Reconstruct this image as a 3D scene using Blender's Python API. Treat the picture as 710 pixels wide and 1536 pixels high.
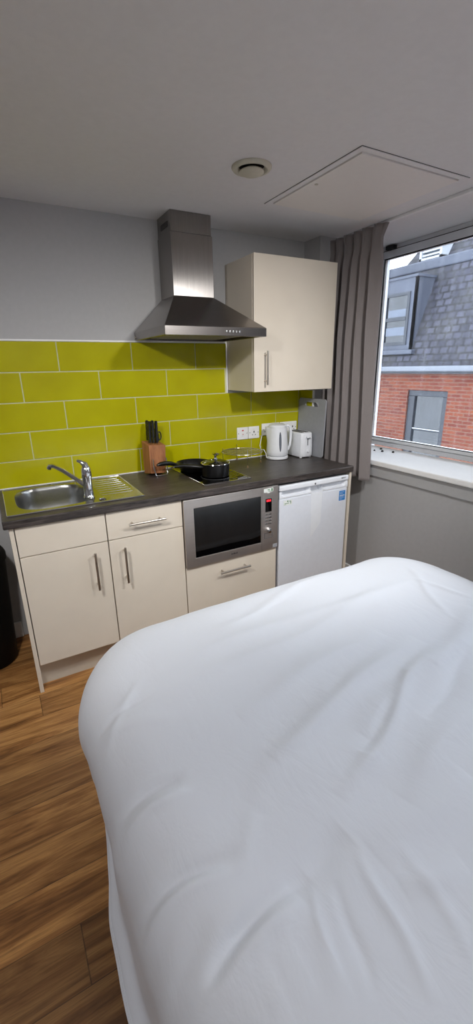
import bpy, bmesh, math, random
from mathutils import Vector, Matrix, noise
D = bpy.data
for o in list(D.objects): D.objects.remove(o, do_unlink=True)
COL = bpy.context.scene.collection
S = bpy.context.scene
random.seed(4)

# ------------------------------------------------------------ camera
F_PX = 648.09
cam_d = D.cameras.new('camera'); cam = D.objects.new('camera', cam_d); COL.objects.link(cam)
cam_d.sensor_fit = 'VERTICAL'; cam_d.sensor_height = 36.0; cam_d.lens = 36.0 * F_PX / 1536.0
cam_d.clip_start = 0.02; cam_d.clip_end = 200
yaw, pit, rol = -0.5062, -0.323, -0.0176
fwd = Vector((-math.sin(yaw) * math.cos(pit), math.cos(yaw) * math.cos(pit), math.sin(pit)))
rgt = Vector((math.cos(yaw), math.sin(yaw), 0)); up = rgt.cross(fwd)
r2 = rgt * math.cos(rol) + up * math.sin(rol); u2 = up * math.cos(rol) - rgt * math.sin(rol)
M = Matrix((r2, u2, -fwd)).transposed().to_4x4(); M.translation = (0.014, -2.5756, 1.5005)
cam.matrix_world = M
S.camera = cam

# ------------------------------------------------------------ world, sun, exposure
w = D.worlds.new('sky'); S.world = w; w.use_nodes = True
bg = w.node_tree.nodes['Background']; bg.inputs[0].default_value = (0.80, 0.89, 1.0, 1); bg.inputs[1].default_value = 3.5
sun_d = D.lights.new('overcast_sun', 'SUN'); sun_d.energy = 2.8; sun_d.angle = math.radians(70); sun_d.color = (0.86, 0.92, 1.0)
sun = D.objects.new('overcast_sun', sun_d); COL.objects.link(sun)
sun.rotation_euler = Vector((0.80, -0.18, 0.62)).to_track_quat('Z', 'Y').to_euler()
LAMP = 26.0; SPOT = 46.0
S.view_settings.view_transform = 'Standard'; S.view_settings.look = 'None'
S.view_settings.gamma = 1.0; S.view_settings.use_curve_mapping = False
S.view_settings.exposure = 0.72

# ------------------------------------------------------------ materials
def lin(c): return tuple(((x / 255) / 12.92 if x / 255 <= 0.04045 else ((x / 255 + 0.055) / 1.055) ** 2.4) for x in c)
class N:
    def __init__(s, name):
        s.m = D.materials.new(name); s.m.use_nodes = True; s.t = s.m.node_tree; s.n = s.t.nodes; s.l = s.t.links
        s.b = s.n['Principled BSDF']; s.out = s.n['Material Output']
    def new(s, typ, **kw):
        n = s.n.new(typ)
        for k, v in kw.items(): setattr(n, k, v)
        return n
    def link(s, a, b): s.l.new(a, b)
    def coord(s, scale=(1, 1, 1), rot=(0, 0, 0), kind='Object'):
        tc = s.new('ShaderNodeTexCoord'); mp = s.new('ShaderNodeMapping')
        mp.inputs['Scale'].default_value = scale; mp.inputs['Rotation'].default_value = rot
        s.link(tc.outputs[kind], mp.inputs[0]); return mp.outputs[0]
    def noise(s, vec, scale, detail=3, rough=.5, dist=0):
        n = s.new('ShaderNodeTexNoise'); n.inputs['Scale'].default_value = scale; n.inputs['Detail'].default_value = detail
        n.inputs['Roughness'].default_value = rough; n.inputs['Distortion'].default_value = dist
        s.link(vec, n.inputs['Vector']); return n.outputs['Fac']
    def ramp(s, fac, stops):
        r = s.new('ShaderNodeValToRGB'); e = r.color_ramp.elements
        while len(e) < len(stops): e.new(.5)
        for i, (p, c) in enumerate(stops): e[i].position = p; e[i].color = (*c[:3], 1)
        s.link(fac, r.inputs[0]); return r.outputs[0]
    def math(s, op, a, b=0.0, c=None):
        n = s.new('ShaderNodeMath', operation=op)
        for i, v in enumerate((a, b, c)):
            if v is None: continue
            if isinstance(v, (int, float)): n.inputs[i].default_value = v
            else: s.link(v, n.inputs[i])
        return n.outputs[0]
    def mix(s, fac, a, b, mode='MIX'):
        n = s.new('ShaderNodeMix', data_type='RGBA', blend_type=mode)
        for i, v in ((0, fac), (6, a), (7, b)):
            if isinstance(v, (int, float)): n.inputs[i].default_value = v
            elif isinstance(v, tuple): n.inputs[i].default_value = (*v[:3], 1)
            else: s.link(v, n.inputs[i])
        return n.outputs[2]
    def bump(s, h, strength=.2, dist=.01, prev=None):
        n = s.new('ShaderNodeBump'); n.inputs['Strength'].default_value = strength; n.inputs['Distance'].default_value = dist
        s.link(h, n.inputs['Height'])
        if prev is not None: s.link(prev, n.inputs['Normal'])
        s.link(n.outputs[0], s.b.inputs['Normal']); return n.outputs[0]
    def col(s, c):
        if isinstance(c, tuple): s.b.inputs['Base Color'].default_value = (*c, 1)
        else: s.link(c, s.b.inputs['Base Color'])

def mat(name, rgb, rough=.5, metal=0, var=.04, nscale=40, bump=0.0, bscale=200, coat=0, stretch=(1, 1, 1), spec=None):
    k = N(name); c = lin(rgb); v = k.coord(stretch)
    f = k.noise(v, nscale, 3)
    k.col(k.ramp(f, [(.3, tuple(x * (1 - var) for x in c)), (.7, tuple(min(1, x * (1 + var)) for x in c))]))
    k.b.inputs['Roughness'].default_value = rough; k.b.inputs['Metallic'].default_value = metal
    k.b.inputs['Coat Weight'].default_value = coat
    if spec is not None: k.b.inputs['Specular IOR Level'].default_value = spec
    if bump: k.bump(k.noise(v, bscale, 2), bump, .002)
    return k.m

def emit(name, rgb, st):
    k = N(name); k.b.inputs['Base Color'].default_value = (*lin(rgb), 1)
    k.b.inputs['Emission Color'].default_value = (*lin(rgb), 1); k.b.inputs['Emission Strength'].default_value = st
    return k.m

m_wall = mat('wall_paint', (178, 178, 179), .75, bump=.12, bscale=350, var=.02)
m_ceil = mat('ceiling_paint', (234, 233, 234), .8, bump=.1, bscale=350, var=.015)
m_hatch = mat('hatch_paint', (240, 236, 232), .5, var=.01)
m_white = mat('white_gloss_paint', (240, 240, 240), .35, var=.02)
m_pvc = mat('white_upvc', (228, 230, 232), .3, var=.015)
m_cream = mat('cream_cabinet', (224, 214, 198), .42, var=.02, nscale=8, bump=.04, bscale=300)
m_carc = mat('cabinet_carcass', (205, 197, 182), .5, var=.02)
m_black = mat('black_plastic', (12, 12, 13), .35)
m_blackmat = mat('black_bin_plastic', (9, 9, 10), .55, spec=.2)
m_chrome = mat('chrome', (225, 226, 228), .08, 1, var=.01)
m_nick = mat('brushed_nickel', (196, 190, 182), .3, 1, var=.05)
m_appl = mat('white_appliance', (236, 239, 244), .32, var=.015)
m_fridge = mat('fridge_door_white', (228, 232, 240), .38, var=.015, bump=.05, bscale=500)
m_cplate = mat('cable_white', (235, 235, 235), .4)
m_glassblk = mat('black_glass', (4, 4, 5), .04, coat=.5, var=0)
m_dark = mat('dark_recess', (10, 9, 9), .8)
m_red = mat('red_switch', (200, 30, 25), .4)
m_gr = mat('grey_board_plastic', (158, 160, 166), .5, bump=.05)
m_nonstick = mat('nonstick_black', (13, 13, 14), .28, bump=.05)
m_trimw = mat('tile_grout_trim', (205, 205, 165), .5)
m_blue = mat('blue_label', (40, 130, 205), .5)
m_paper = mat('white_label', (232, 236, 232), .6)
m_green = mat('green_print', (60, 120, 70), .6)
m_greyp = mat('grey_print', (90, 92, 95), .6)
m_fly = mat('black_speck', (12, 11, 10), .7)
m_cloth_base = mat('bed_base_fabric', (60, 58, 60), .9, bump=.3, bscale=700)
m_valve = mat('ceiling_valve_cream', (208, 204, 186), .45)
m_lead = mat('lead_cladding', (66, 70, 82), .6, var=.12, nscale=3)
m_gut = mat('gutter_grey', (104, 108, 116), .5, var=.05)
m_outfr = mat('dark_window_frame', (40, 43, 50), .5, var=.05)
m_outgl = mat('outside_window_glass', (30, 34, 40), .06, var=.3, nscale=2, coat=.6)
m_blind = mat('pale_blind', (92, 98, 110), .7, var=.1, nscale=3)
m_white_out = mat('white_louvre', (170, 174, 180), .6)
m_tarm = mat('tarmac', (80, 80, 82), .9, var=.2)
m_gasket = mat('black_gasket', (14, 14, 15), .6)
m_led = emit('red_display', (255, 40, 50), 2.5)

def steel(name, rgb, rough, stretch, strength=.08, var=.1, aniso=None):
    k = N(name); v = k.coord(stretch); f = k.noise(v, 1, 4, .7); c = lin(rgb)
    k.col(k.ramp(f, [(.3, tuple(x * (1 - var) for x in c)), (.7, tuple(min(1, x * (1 + var)) for x in c))]))
    k.b.inputs['Metallic'].default_value = 1; k.b.inputs['Roughness'].default_value = rough
    if aniso is not None:
        k.b.inputs['Anisotropic'].default_value = .92; k.b.inputs['Anisotropic Rotation'].default_value = aniso
        tn = k.new('ShaderNodeTangent', direction_type='RADIAL', axis='Z'); k.link(tn.outputs[0], k.b.inputs['Tangent'])
    k.bump(f, strength, .001); return k.m
m_steelh = steel('brushed_steel_hood', (150, 145, 142), .27, (4, 4, 500))
m_steelv = steel('brushed_steel_duct', (150, 146, 143), .24, (300, 300, 5), .02, aniso=0.0)
m_steelm = steel('brushed_steel_microwave', (215, 208, 202), .42, (5, 5, 600))
m_sink = steel('stainless_sink', (185, 185, 182), .2, (40, 400, 40), .04)
m_bowl = steel('satin_sink_bowl', (170, 170, 168), .28, (200, 200, 200), .04)

# floor boards
k = N('wood_floor'); tc = k.new('ShaderNodeTexCoord'); sp = k.new('ShaderNodeSeparateXYZ'); k.link(tc.outputs['Object'], sp.inputs[0])
W_ = .15; L_ = 1.22
yy = k.math('ADD', sp.outputs[1], .0); rowf = k.math('DIVIDE', yy, W_); row = k.math('FLOOR', rowf)
wn = k.new('ShaderNodeTexWhiteNoise', noise_dimensions='1D'); k.link(row, wn.inputs['W'])
xs = k.math('ADD', k.math('DIVIDE', sp.outputs[0], L_), k.math('MULTIPLY', wn.outputs['Value'], 7.3)); colf = k.math('FLOOR', xs)
cid = k.new('ShaderNodeCombineXYZ'); k.link(row, cid.inputs[0]); k.link(colf, cid.inputs[1])
wn2 = k.new('ShaderNodeTexWhiteNoise', noise_dimensions='3D'); k.link(cid.outputs[0], wn2.inputs['Vector'])
gv = k.new('ShaderNodeVectorMath', operation='MULTIPLY_ADD'); k.link(tc.outputs['Object'], gv.inputs[0]); gv.inputs[1].default_value = (1.6, 16, 1)
off = k.new('ShaderNodeVectorMath', operation='SCALE'); k.link(wn2.outputs['Color'], off.inputs[0]); off.inputs['Scale'].default_value = 40
k.link(off.outputs[0], gv.inputs[2])
g1 = k.noise(gv.outputs[0], 1.1, 6, .62, 1.1)
gv2 = k.new('ShaderNodeVectorMath', operation='MULTIPLY'); k.link(gv.outputs[0], gv2.inputs[0]); gv2.inputs[1].default_value = (2, 5, 1)
g2 = k.noise(gv2.outputs[0], 3.0, 4, .6, .3)
base = k.ramp(g1, [(.28, lin((96, 62, 32))), (.45, lin((150, 104, 58))), (.6, lin((188, 140, 84))), (.78, lin((118, 78, 42)))])
tint = k.ramp(wn2.outputs['Value'], [(0, (.62, .60, .58)), (.5, (.9, .9, .9)), (1, (1.25, 1.22, 1.15))])
c1 = k.mix(1.0, base, tint, 'MULTIPLY')
c2 = k.mix(.55, c1, k.ramp(g2, [(.35, (.55, .5, .45)), (.6, (1.1, 1.1, 1.1))]), 'MULTIPLY')
fr_ = k.math('FRACT', rowf); e1 = k.math('LESS_THAN', fr_, .018); fx = k.math('FRACT', xs); e2 = k.math('LESS_THAN', fx, .0025)
edge = k.math('MAXIMUM', e1, e2)
k.col(k.mix(k.math('MULTIPLY', edge, .6), c2, (.03, .018, .01)))
k.b.inputs['Roughness'].default_value = .42
k.bump(k.math('SUBTRACT', g2, k.math('MULTIPLY', edge, 1.5)), .12, .002)
m_floor = k.m

# worktop
k = N('dark_wood_worktop'); v = k.coord((3, 40, 40)); a = k.noise(v, 1.6, 6, .65, .8); b = k.noise(v, 6, 4, .6)
k.col(k.mix(.5, k.ramp(a, [(.3, lin((22, 19, 18))), (.5, lin((54, 48, 46))), (.7, lin((112, 102, 97)))]), k.ramp(b, [(.38, lin((24, 21, 20))), (.66, lin((92, 84, 80)))])))
k.b.inputs['Roughness'].default_value = .38; k.bump(b, .15, .002); m_work = k.m

# tiles
k = N('lime_glazed_tile'); v = k.coord(); f = k.noise(v, 5, 2)
k.col(k.ramp(f, [(.3, lin((172, 166, 8))), (.7, lin((182, 178, 14)))]))
k.b.inputs['Roughness'].default_value = .13; k.bump(k.noise(v, 9, 2), .06, .01); m_tile = k.m

# curtain cloth
k = N('taupe_curtain_cloth'); v = k.coord((1, 1, 1)); f = k.noise(v, 900, 2)
k.col(k.ramp(f, [(.3, lin((122, 115, 114))), (.7, lin((144, 137, 136)))])); k.b.inputs['Roughness'].default_value = .85
k.b.inputs['Sheen Weight'].default_value = .3; k.bump(f, .3, .001); m_curt = k.m

# duvet cotton
k = N('white_cotton'); v = k.coord(); f = k.noise(v, 1100, 2); cr = k.noise(k.coord((1, .5, 1), (0, 0, .5)), 14, 4, .6, .6)
k.b.inputs['Base Color'].default_value = (*lin((224, 227, 233)), 1); k.b.inputs['Roughness'].default_value = .75
k.b.inputs['Sheen Weight'].default_value = .15
n1 = k.bump(cr, .16, .012); k.bump(f, .12, .0006, n1); m_duvet = k.m

# knife block wood
k = N('knife_block_wood'); v = k.coord((30, 30, 3)); f = k.noise(v, 1.5, 5, .6, .5)
k.col(k.ramp(f, [(.3, lin((128, 78, 44))), (.7, lin((176, 118, 76)))])); k.b.inputs['Roughness'].default_value = .45; m_block = k.m

# brick outside
k = N('red_brick'); v = k.coord((1, 1, 1), (0, 0, 0))
sx = k.new('ShaderNodeSeparateXYZ'); k.link(v, sx.inputs[0]); cb = k.new('ShaderNodeCombineXYZ'); k.link(sx.outputs[1], cb.inputs[0]); k.link(sx.outputs[2], cb.inputs[1])
bt = k.new('ShaderNodeTexBrick'); k.link(cb.outputs[0], bt.inputs['Vector']); bt.inputs['Scale'].default_value = 1
bt.inputs['Brick Width'].default_value = .225; bt.inputs['Row Height'].default_value = .075; bt.inputs['Mortar Size'].default_value = .009
bt.inputs['Color1'].default_value = (*lin((112, 56, 34)), 1); bt.inputs['Color2'].default_value = (*lin((90, 38, 26)), 1); bt.inputs['Mortar'].default_value = (*lin((104, 78, 66)), 1)
k.col(bt.outputs['Color']); k.b.inputs['Roughness'].default_value = .9; m_brick = k.m

# slates (object space: x along the roof, y up the slope)
def slate(name, dk=1.0):
    k = N(name); v = k.coord(); v2 = k.new('ShaderNodeVectorMath', operation='MULTIPLY_ADD'); k.link(v, v2.inputs[0]); v2.inputs[1].default_value = (1, 1, 1)
    bt = k.new('ShaderNodeTexBrick'); k.link(v, bt.inputs['Vector']); bt.inputs['Scale'].default_value = 1
    bt.inputs['Brick Width'].default_value = .2; bt.inputs['Row Height'].default_value = .15; bt.inputs['Mortar Size'].default_value = .02
    bt.inputs['Color1'].default_value = (*[x * dk for x in lin((76, 76, 88))], 1); bt.inputs['Color2'].default_value = (*[x * dk for x in lin((46, 46, 56))], 1)
    bt.inputs['Mortar'].default_value = (*lin((34, 34, 38)), 1)
    f = k.noise(v, 2.2, 5, .6); moss = k.noise(v, .9, 3)
    c = k.mix(.5, bt.outputs['Color'], k.ramp(f, [(.3, lin((64, 64, 72))), (.7, lin((136, 134, 148)))]), 'OVERLAY')
    c = k.mix(k.math('MULTIPLY', k.ramp(moss, [(.5, (0, 0, 0)), (.72, (1, 1, 1))]), .2), c, lin((96, 94, 78)))
    k.col(c); k.b.inputs['Roughness'].default_value = .75; k.bump(bt.outputs['Fac'], -.4, .01); return k.m
m_slate = slate('roof_slate')

# window pane with faint bluish translucent streaks masked by noise
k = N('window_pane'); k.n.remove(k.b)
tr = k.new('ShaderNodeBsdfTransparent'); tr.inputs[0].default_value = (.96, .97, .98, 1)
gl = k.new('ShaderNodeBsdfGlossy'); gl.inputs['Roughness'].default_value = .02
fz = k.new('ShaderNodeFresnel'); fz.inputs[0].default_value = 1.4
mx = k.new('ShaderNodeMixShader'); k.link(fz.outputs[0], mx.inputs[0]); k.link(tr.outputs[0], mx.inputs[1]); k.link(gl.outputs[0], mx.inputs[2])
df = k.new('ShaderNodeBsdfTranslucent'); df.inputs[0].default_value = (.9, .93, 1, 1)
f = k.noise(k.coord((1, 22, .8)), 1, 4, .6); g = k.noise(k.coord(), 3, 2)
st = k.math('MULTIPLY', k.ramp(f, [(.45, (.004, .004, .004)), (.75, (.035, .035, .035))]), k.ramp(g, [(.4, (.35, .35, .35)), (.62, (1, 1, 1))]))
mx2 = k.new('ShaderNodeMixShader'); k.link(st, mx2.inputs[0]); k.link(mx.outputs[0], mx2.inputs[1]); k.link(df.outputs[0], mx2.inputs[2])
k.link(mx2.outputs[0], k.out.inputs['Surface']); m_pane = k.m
# lid glass
k = N('lid_glass'); k.n.remove(k.b); tr = k.new('ShaderNodeBsdfTransparent'); tr.inputs[0].default_value = (.7, .72, .72, 1)
gl = k.new('ShaderNodeBsdfGlossy'); gl.inputs['Roughness'].default_value = .05; mx = k.new('ShaderNodeMixShader'); mx.inputs[0].default_value = .25
k.link(tr.outputs[0], mx.inputs[1]); k.link(gl.outputs[0], mx.inputs[2]); k.link(mx.outputs[0], k.out.inputs['Surface']); m_lid = k.m

# ------------------------------------------------------------ helpers
def tag(o, label=None, cat=None, group=None, kind=None):
    if label: o['label'] = label
    if cat: o['category'] = cat
    if group: o['group'] = group
    if kind: o['kind'] = kind
    return o
def link_obj(name, me, m, parent=None, smooth=False, bevel=0, seg=2):
    o = D.objects.new(name, me); COL.objects.link(o)
    if m is not None: me.materials.append(m)
    if smooth:
        for p in me.polygons: p.use_smooth = True
    if bevel:
        b = o.modifiers.new('bevel', 'BEVEL'); b.width = bevel; b.segments = seg; b.limit_method = 'ANGLE'; b.angle_limit = math.radians(40)
        b.harden_normals = False
    if parent is not None: o.parent = parent; o.matrix_parent_inverse = Matrix.Translation(-Vector(parent.location)) if parent.type == 'EMPTY' else Matrix.Identity(4)
    return o
class MB:
    """collects boxes, tubes and lathes into one mesh"""
    def __init__(s): s.bm = bmesh.new()
    def box(s, x0, x1, y0, y1, z0, z1, M=None):
        vs = [s.bm.verts.new(Vector(c)) for c in ((x0, y0, z0), (x1, y0, z0), (x1, y1, z0), (x0, y1, z0), (x0, y0, z1), (x1, y0, z1), (x1, y1, z1), (x0, y1, z1))]
        if M is not None:
            for v in vs: v.co = M @ v.co
        for f in ((0, 3, 2, 1), (4, 5, 6, 7), (0, 1, 5, 4), (1, 2, 6, 5), (2, 3, 7, 6), (3, 0, 4, 7)): s.bm.faces.new([vs[i] for i in f])
        return s
    def tube(s, pts, r, n=12, closed=False):
        pts = [Vector(p) for p in pts]; rings = []; L = len(pts)
        rr = r if isinstance(r, (list, tuple)) else [r] * L
        prev = None
        for i, p in enumerate(pts):
            if closed: t = pts[(i + 1) % L] - pts[i - 1]
            else: t = pts[min(i + 1, L - 1)] - pts[max(i - 1, 0)]
            t.normalize()
            if prev is None:
                a = Vector((0, 0, 1)) if abs(t.z) < .9 else Vector((1, 0, 0)); u = t.cross(a).normalized()
            else: u = (prev - t * prev.dot(t)).normalized()
            prev = u; v = t.cross(u)
            rings.append([s.bm.verts.new(p + (u * math.cos(2 * math.pi * j / n) + v * math.sin(2 * math.pi * j / n)) * rr[i]) for j in range(n)])
        R = L if closed else L - 1
        for i in range(R):
            a, b = rings[i], rings[(i + 1) % L]
            for j in range(n): s.bm.faces.new((a[j], a[(j + 1) % n], b[(j + 1) % n], b[j]))
        if not closed: s.bm.faces.new(rings[0][::-1]); s.bm.faces.new(rings[-1])
        return s
    def lathe(s, prof, c=(0, 0, 0), n=40, sx=1, sy=1, M=None, capb=True, capt=True):
        c = Vector(c); rings = []
        for (r, z) in prof:
            ring = []
            for j in range(n):
                p = Vector((math.cos(2 * math.pi * j / n) * r * sx, math.sin(2 * math.pi * j / n) * r * sy, z))
                if M is not None: p = M @ p
                ring.append(s.bm.verts.new(p + c))
            rings.append(ring)
        for a, b in zip(rings, rings[1:]):
            for j in range(n): s.bm.faces.new((a[j], a[(j + 1) % n], b[(j + 1) % n], b[j]))
        if capb: s.bm.faces.new(rings[0][::-1])
        if capt: s.bm.faces.new(rings[-1])
        return s
    def poly(s, pts, ext):
        """extruded polygon"""
        ext = Vector(ext); a = [s.bm.verts.new(Vector(p)) for p in pts]; b = [s.bm.verts.new(Vector(p) + ext) for p in pts]; n = len(a)
        s.bm.faces.new(a); s.bm.faces.new(b[::-1])
        for i in range(n): s.bm.faces.new((a[i], b[i], b[(i + 1) % n], a[(i + 1) % n]))
        return s
    def build(s, name, m, parent=None, smooth=False, bevel=0, seg=2):
        bmesh.ops.recalc_face_normals(s.bm, faces=s.bm.faces[:])
        me = D.meshes.new(name); s.bm.to_mesh(me); s.bm.free()
        o = link_obj(name, me, m, parent, smooth, bevel, seg)
        if smooth:
            try: me.set_sharp_from_angle(angle=math.radians(40))
            except Exception: pass
        return o
def thing(name, loc, label, cat, group=None):
    o = D.objects.new(name, None); COL.objects.link(o); o.location = loc; o.empty_display_size = .05
    return tag(o, label, cat, group)
def bx(name, a, m, parent=None, bevel=0, **kw): return MB().box(*a).build(name, m, parent, bevel=bevel, **kw)
def text(name, body, size, loc, rot, m, parent, extrude=.0003):
    c = D.curves.new(name, 'FONT'); c.body = body; c.size = size; c.extrude = extrude; c.align_x = 'CENTER'; c.align_y = 'CENTER'
    t = D.objects.new('tmp', c); COL.objects.link(t); bpy.context.view_layer.update()
    me = D.meshes.new_from_object(t.evaluated_get(bpy.context.evaluated_depsgraph_get())); D.objects.remove(t)
    me.transform(Matrix.Translation(loc) @ Matrix.Rotation(rot[2], 4, 'Z') @ Matrix.Rotation(rot[0], 4, 'X'))
    return link_obj(name, me, m, parent)
def struct(o): o['kind'] = 'structure'; return o
def copy_tree(o, parent=None):
    c = o.copy(); COL.objects.link(c)
    if parent is not None: c.parent = parent
    for ch in list(o.children): copy_tree(ch, c)
    return c
def arc(c, r, a0, a1, n, plane='xz'):
    out = []
    for i in range(n + 1):
        a = a0 + (a1 - a0) * i / n; d = Vector((math.cos(a), 0, math.sin(a))) if plane == 'xz' else (Vector((0, math.cos(a), math.sin(a))) if plane == 'yz' else Vector((math.cos(a), math.sin(a), 0)))
        out.append(Vector(c) + d * r)
    return out

# ------------------------------------------------------------ room shell
ZC = 2.263; WX = 2.155; FX = 2.574; XL = -1.4; YF = -4.4
struct(bx('floor', (XL - .1, WX + .02, YF - .1, .1, -.1, 0), m_floor))
struct(bx('ceiling', (XL - .1, FX + .1, YF - .1, .1, ZC, ZC + .15), m_ceil))
struct(bx('wall_back', (XL - .1, FX + .1, 0, .12, 0, ZC), m_wall))
struct(bx('wall_left', (XL - .12, XL, YF, 0, 0, ZC), m_wall))
struct(bx('wall_front', (XL - .1, FX + .1, YF - .12, YF, 0, ZC), m_wall))
WY0, WY1 = -.09, -3.0     # window recess
mb = MB(); mb.box(WX, FX + .1, YF, 0, 0, .882); mb.box(WX, FX + .1, WY0, 0, .882, ZC); mb.box(WX, FX + .1, YF, WY1, .882, ZC)
struct(mb.build('wall_right', m_wall))
mb = MB(); mb.box(1.982, WX, -.16, 0, 0, ZC); struct(mb.build('trim_1', m_wall))           # boxed column in the corner
mb = MB(); mb.lathe([(.008, 0), (.008, .003)], (2.094, -.1635, 2.215), 16, M=Matrix.Rotation(math.pi / 2, 4, 'X').to_3x3())
o = mb.build('hole_cover', m_dark); tag(o, 'small round black hole cover high on the corner column', 'cover')
struct(bx('trim_2', (WX - .012, WX, YF, -.161, .808, .882), m_wall, bevel=.004))            # band under the sill
struct(bx('window_sill', (WX - .03, FX - .03, WY1 + .002, WY0 - .072, .884, .917), m_white, bevel=.006)); D.objects['window_sill'].name = 'trim_3'
struct(bx('baseboard_right', (WX - .016, WX, YF, -.162, 0, .10), m_white, bevel=.004))
struct(bx('baseboard_back', (XL, -.03, -.016, 0, 0, .10), m_white, bevel=.004))
struct(bx('baseboard_left', (XL, XL + .016, YF, -.016, 0, .10), m_white, bevel=.004))
# window
win = D.objects.new('window_1', None); COL.objects.link(win); win.location = (FX, -.1, .917); struct(win)
GY = [(-.14, -1.45), (-1.53, -2.94)]
mb = MB(); x0, x1 = FX, FX + .06
mb.box(x0, x1, WY1, WY0 - .001, .917, .952); mb.box(x0, x1, WY1, WY0 - .001, 2.235, ZC)
mb.box(x0, x1, WY0 - .035, WY0 - .001, .952, 2.235); mb.box(x0, x1, WY1, WY1 + .035, .952, 2.235); mb.box(x0, x1, -1.51, -1.47, .952, 2.235)
mb.build('window_frame', m_pvc, win, bevel=.003)
for (a, b) in GY:
    mb = MB(); q = x0 - .012
    mb.box(q, x1 - .01, b - .02, a + .02, .954, .976); mb.box(q, x1 - .01, b - .02, a + .02, 2.187, 2.232)
    mb.box(q, x1 - .01, a, a + .018, .976, 2.187); mb.box(q, x1 - .01, b - .018, b, .976, 2.187)
    sash = mb.build('sash', m_pvc, win, bevel=.003)
    mb = MB(); mb.box(q + .004, q + .012, b, a, .976, .98); mb.box(q + .004, q + .012, b, a, 2.18, 2.187); mb.box(q + .004, q + .012, a - .006, a, .98, 2.18); mb.box(q + .004, q + .012, b, b + .006, .98, 2.18)
    mb.build('gasket', m_gasket, sash)
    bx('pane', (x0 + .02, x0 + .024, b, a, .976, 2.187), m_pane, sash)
mb = MB(); mb.box(x0 - .002, x0, WY1, WY0 - .01, .952, .956); mb.box(x0 - .002, x0, WY1, WY0 - .01, 2.232, 2.238); mb.build('gasket', m_gasket, win)
bx('latch', (x0 - .035, x0 - .001, -.235, -.165, 2.234, 2.258), m_black, win, bevel=.003)
# curtain track
o = bx('curtain_track', (2.115, 2.14, -2.9, -.165, ZC - .014, ZC), m_white, bevel=.003); tag(o, 'thin white curtain track along the ceiling above window', 'curtain track')

# ------------------------------------------------------------ outside
BX = 8.5
out = thing('brick_building', (BX, 3, -4), 'red brick building with slate mansard roof across the street', 'building')
holes = [(3.46, 4.49, -.75, .945), (5.56, 6.6, -.75, .945), (1.3, 2.35, -.75, .945), (-.9, .15, -.75, .945)]
mb = MB(); ys = [-8]
for h in sorted(holes): ys += [h[0], h[1]]
ys.append(14)
for i in range(0, len(ys) - 1):
    if i % 2 == 0: mb.box(BX, BX + .3, ys[i], ys[i + 1], -4, 1.3)
    else: mb.box(BX, BX + .3, ys[i], ys[i + 1], -4, -.75); mb.box(BX, BX + .3, ys[i], ys[i + 1], .945, 1.3)
mb.build('brick_wall', m_brick, out)
for (a, b, c, d) in holes:
    mb = MB(); q0, q1 = BX + .04, BX + .12; t = .13
    mb.box(q0, q1, a, b, c, c + .08); mb.box(q0, q1, a, b, d - t, d); mb.box(q0, q1, a, a + t, c + .08, d - t); mb.box(q0, q1, b - t * 1.35, b, c + .08, d - t)
    mb.box(q0 + .03, q1, a + t, b - t, .05, .1)
    f = mb.build('window_frame', m_outfr, out, bevel=.01)
    bx('pane', (q0 + .05, q0 + .06, a + t, b - t, c + .08, d - t), m_outgl, f)
    bx('rail', (q0 + .015, q0 + .03, a + t, b - t, .085, .105), m_white_out, f)
bx('eaves_board', (BX - .12, BX + .25, -8, 14, 1.3, 1.345), m_outfr, out)
bx('gutter', (BX - .22, BX + .1, -8, 14, 1.345, 1.46), m_gut, out, bevel=.03)
def roof_plane(name, x0, z0, ang, L, ya, yb, m, par, th=.06, poly=None):
    """slab in its own frame: x along +Y world, y up the slope"""
    o_ = MB()
    if poly is None: o_.box(ya, yb, 0, L, -th, 0)
    else: o_.poly([(p[0], p[1], 0) for p in poly], (0, 0, -th))
    o = o_.build(name, m, None)
    a = math.radians(ang); X = Vector((0, -1, 0)); Y = Vector((math.cos(a), 0, math.sin(a))); Z = X.cross(Y)
    Mx = Matrix((X, Y, Z)).transposed().to_4x4(); Mx.translation = (x0, 0, z0)
    o.parent = par; o.matrix_world = Mx; o.matrix_parent_inverse = Matrix.Translation(-Vector(par.location)); o.matrix_basis = Mx
    return o
roof_plane('slate_slope', BX + .02, 1.42, 70, 2.26, -14, 8, m_slate, out)
mb = MB(); mb.box(9.26, 9.75, -8, 14, 3.53, 3.74); mb.build('lead_ridge', m_lead, out, bevel=.03)
bx('flat_roof', (9.3, 16, -8, 7.2, 3.50, 3.6), m_lead, out)
# upper tier with its gable end
roof_plane('upper_slope', 10.3, 3.6, 62, 2.4, -5.95, 8, m_slate, out, poly=[(-6.95, 0), (-6.35, 1.0), (-5.6, 2.4), (8, 2.4), (8, 0)])
yl0, yl1, zl0, zl1 = 5.40, 6.05, 3.99, 4.36
mb = MB(); q = 10.36
mb.box(q - .08, q + .6, yl0, yl0 + .06, zl0, zl1); mb.box(q - .08, q + .6, yl1 - .06, yl1, zl0, zl1); mb.box(q - .08, q + .6, yl0, yl1, zl0, zl0 + .05); mb.box(q - .08, q + .6, yl0, yl1, zl1 - .05, zl1)
for i in range(4): mb.box(q - .05, q + .1, yl0 + .06, yl1 - .06, zl0 + .09 + i * .09, zl0 + .13 + i * .09)
lv = mb.build('louvre', m_white_out, out); bx('backing', (q + .1, q + .12, yl0 + .05, yl1 - .05, zl0 + .04, zl1 - .04), m_gut, lv)
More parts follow.
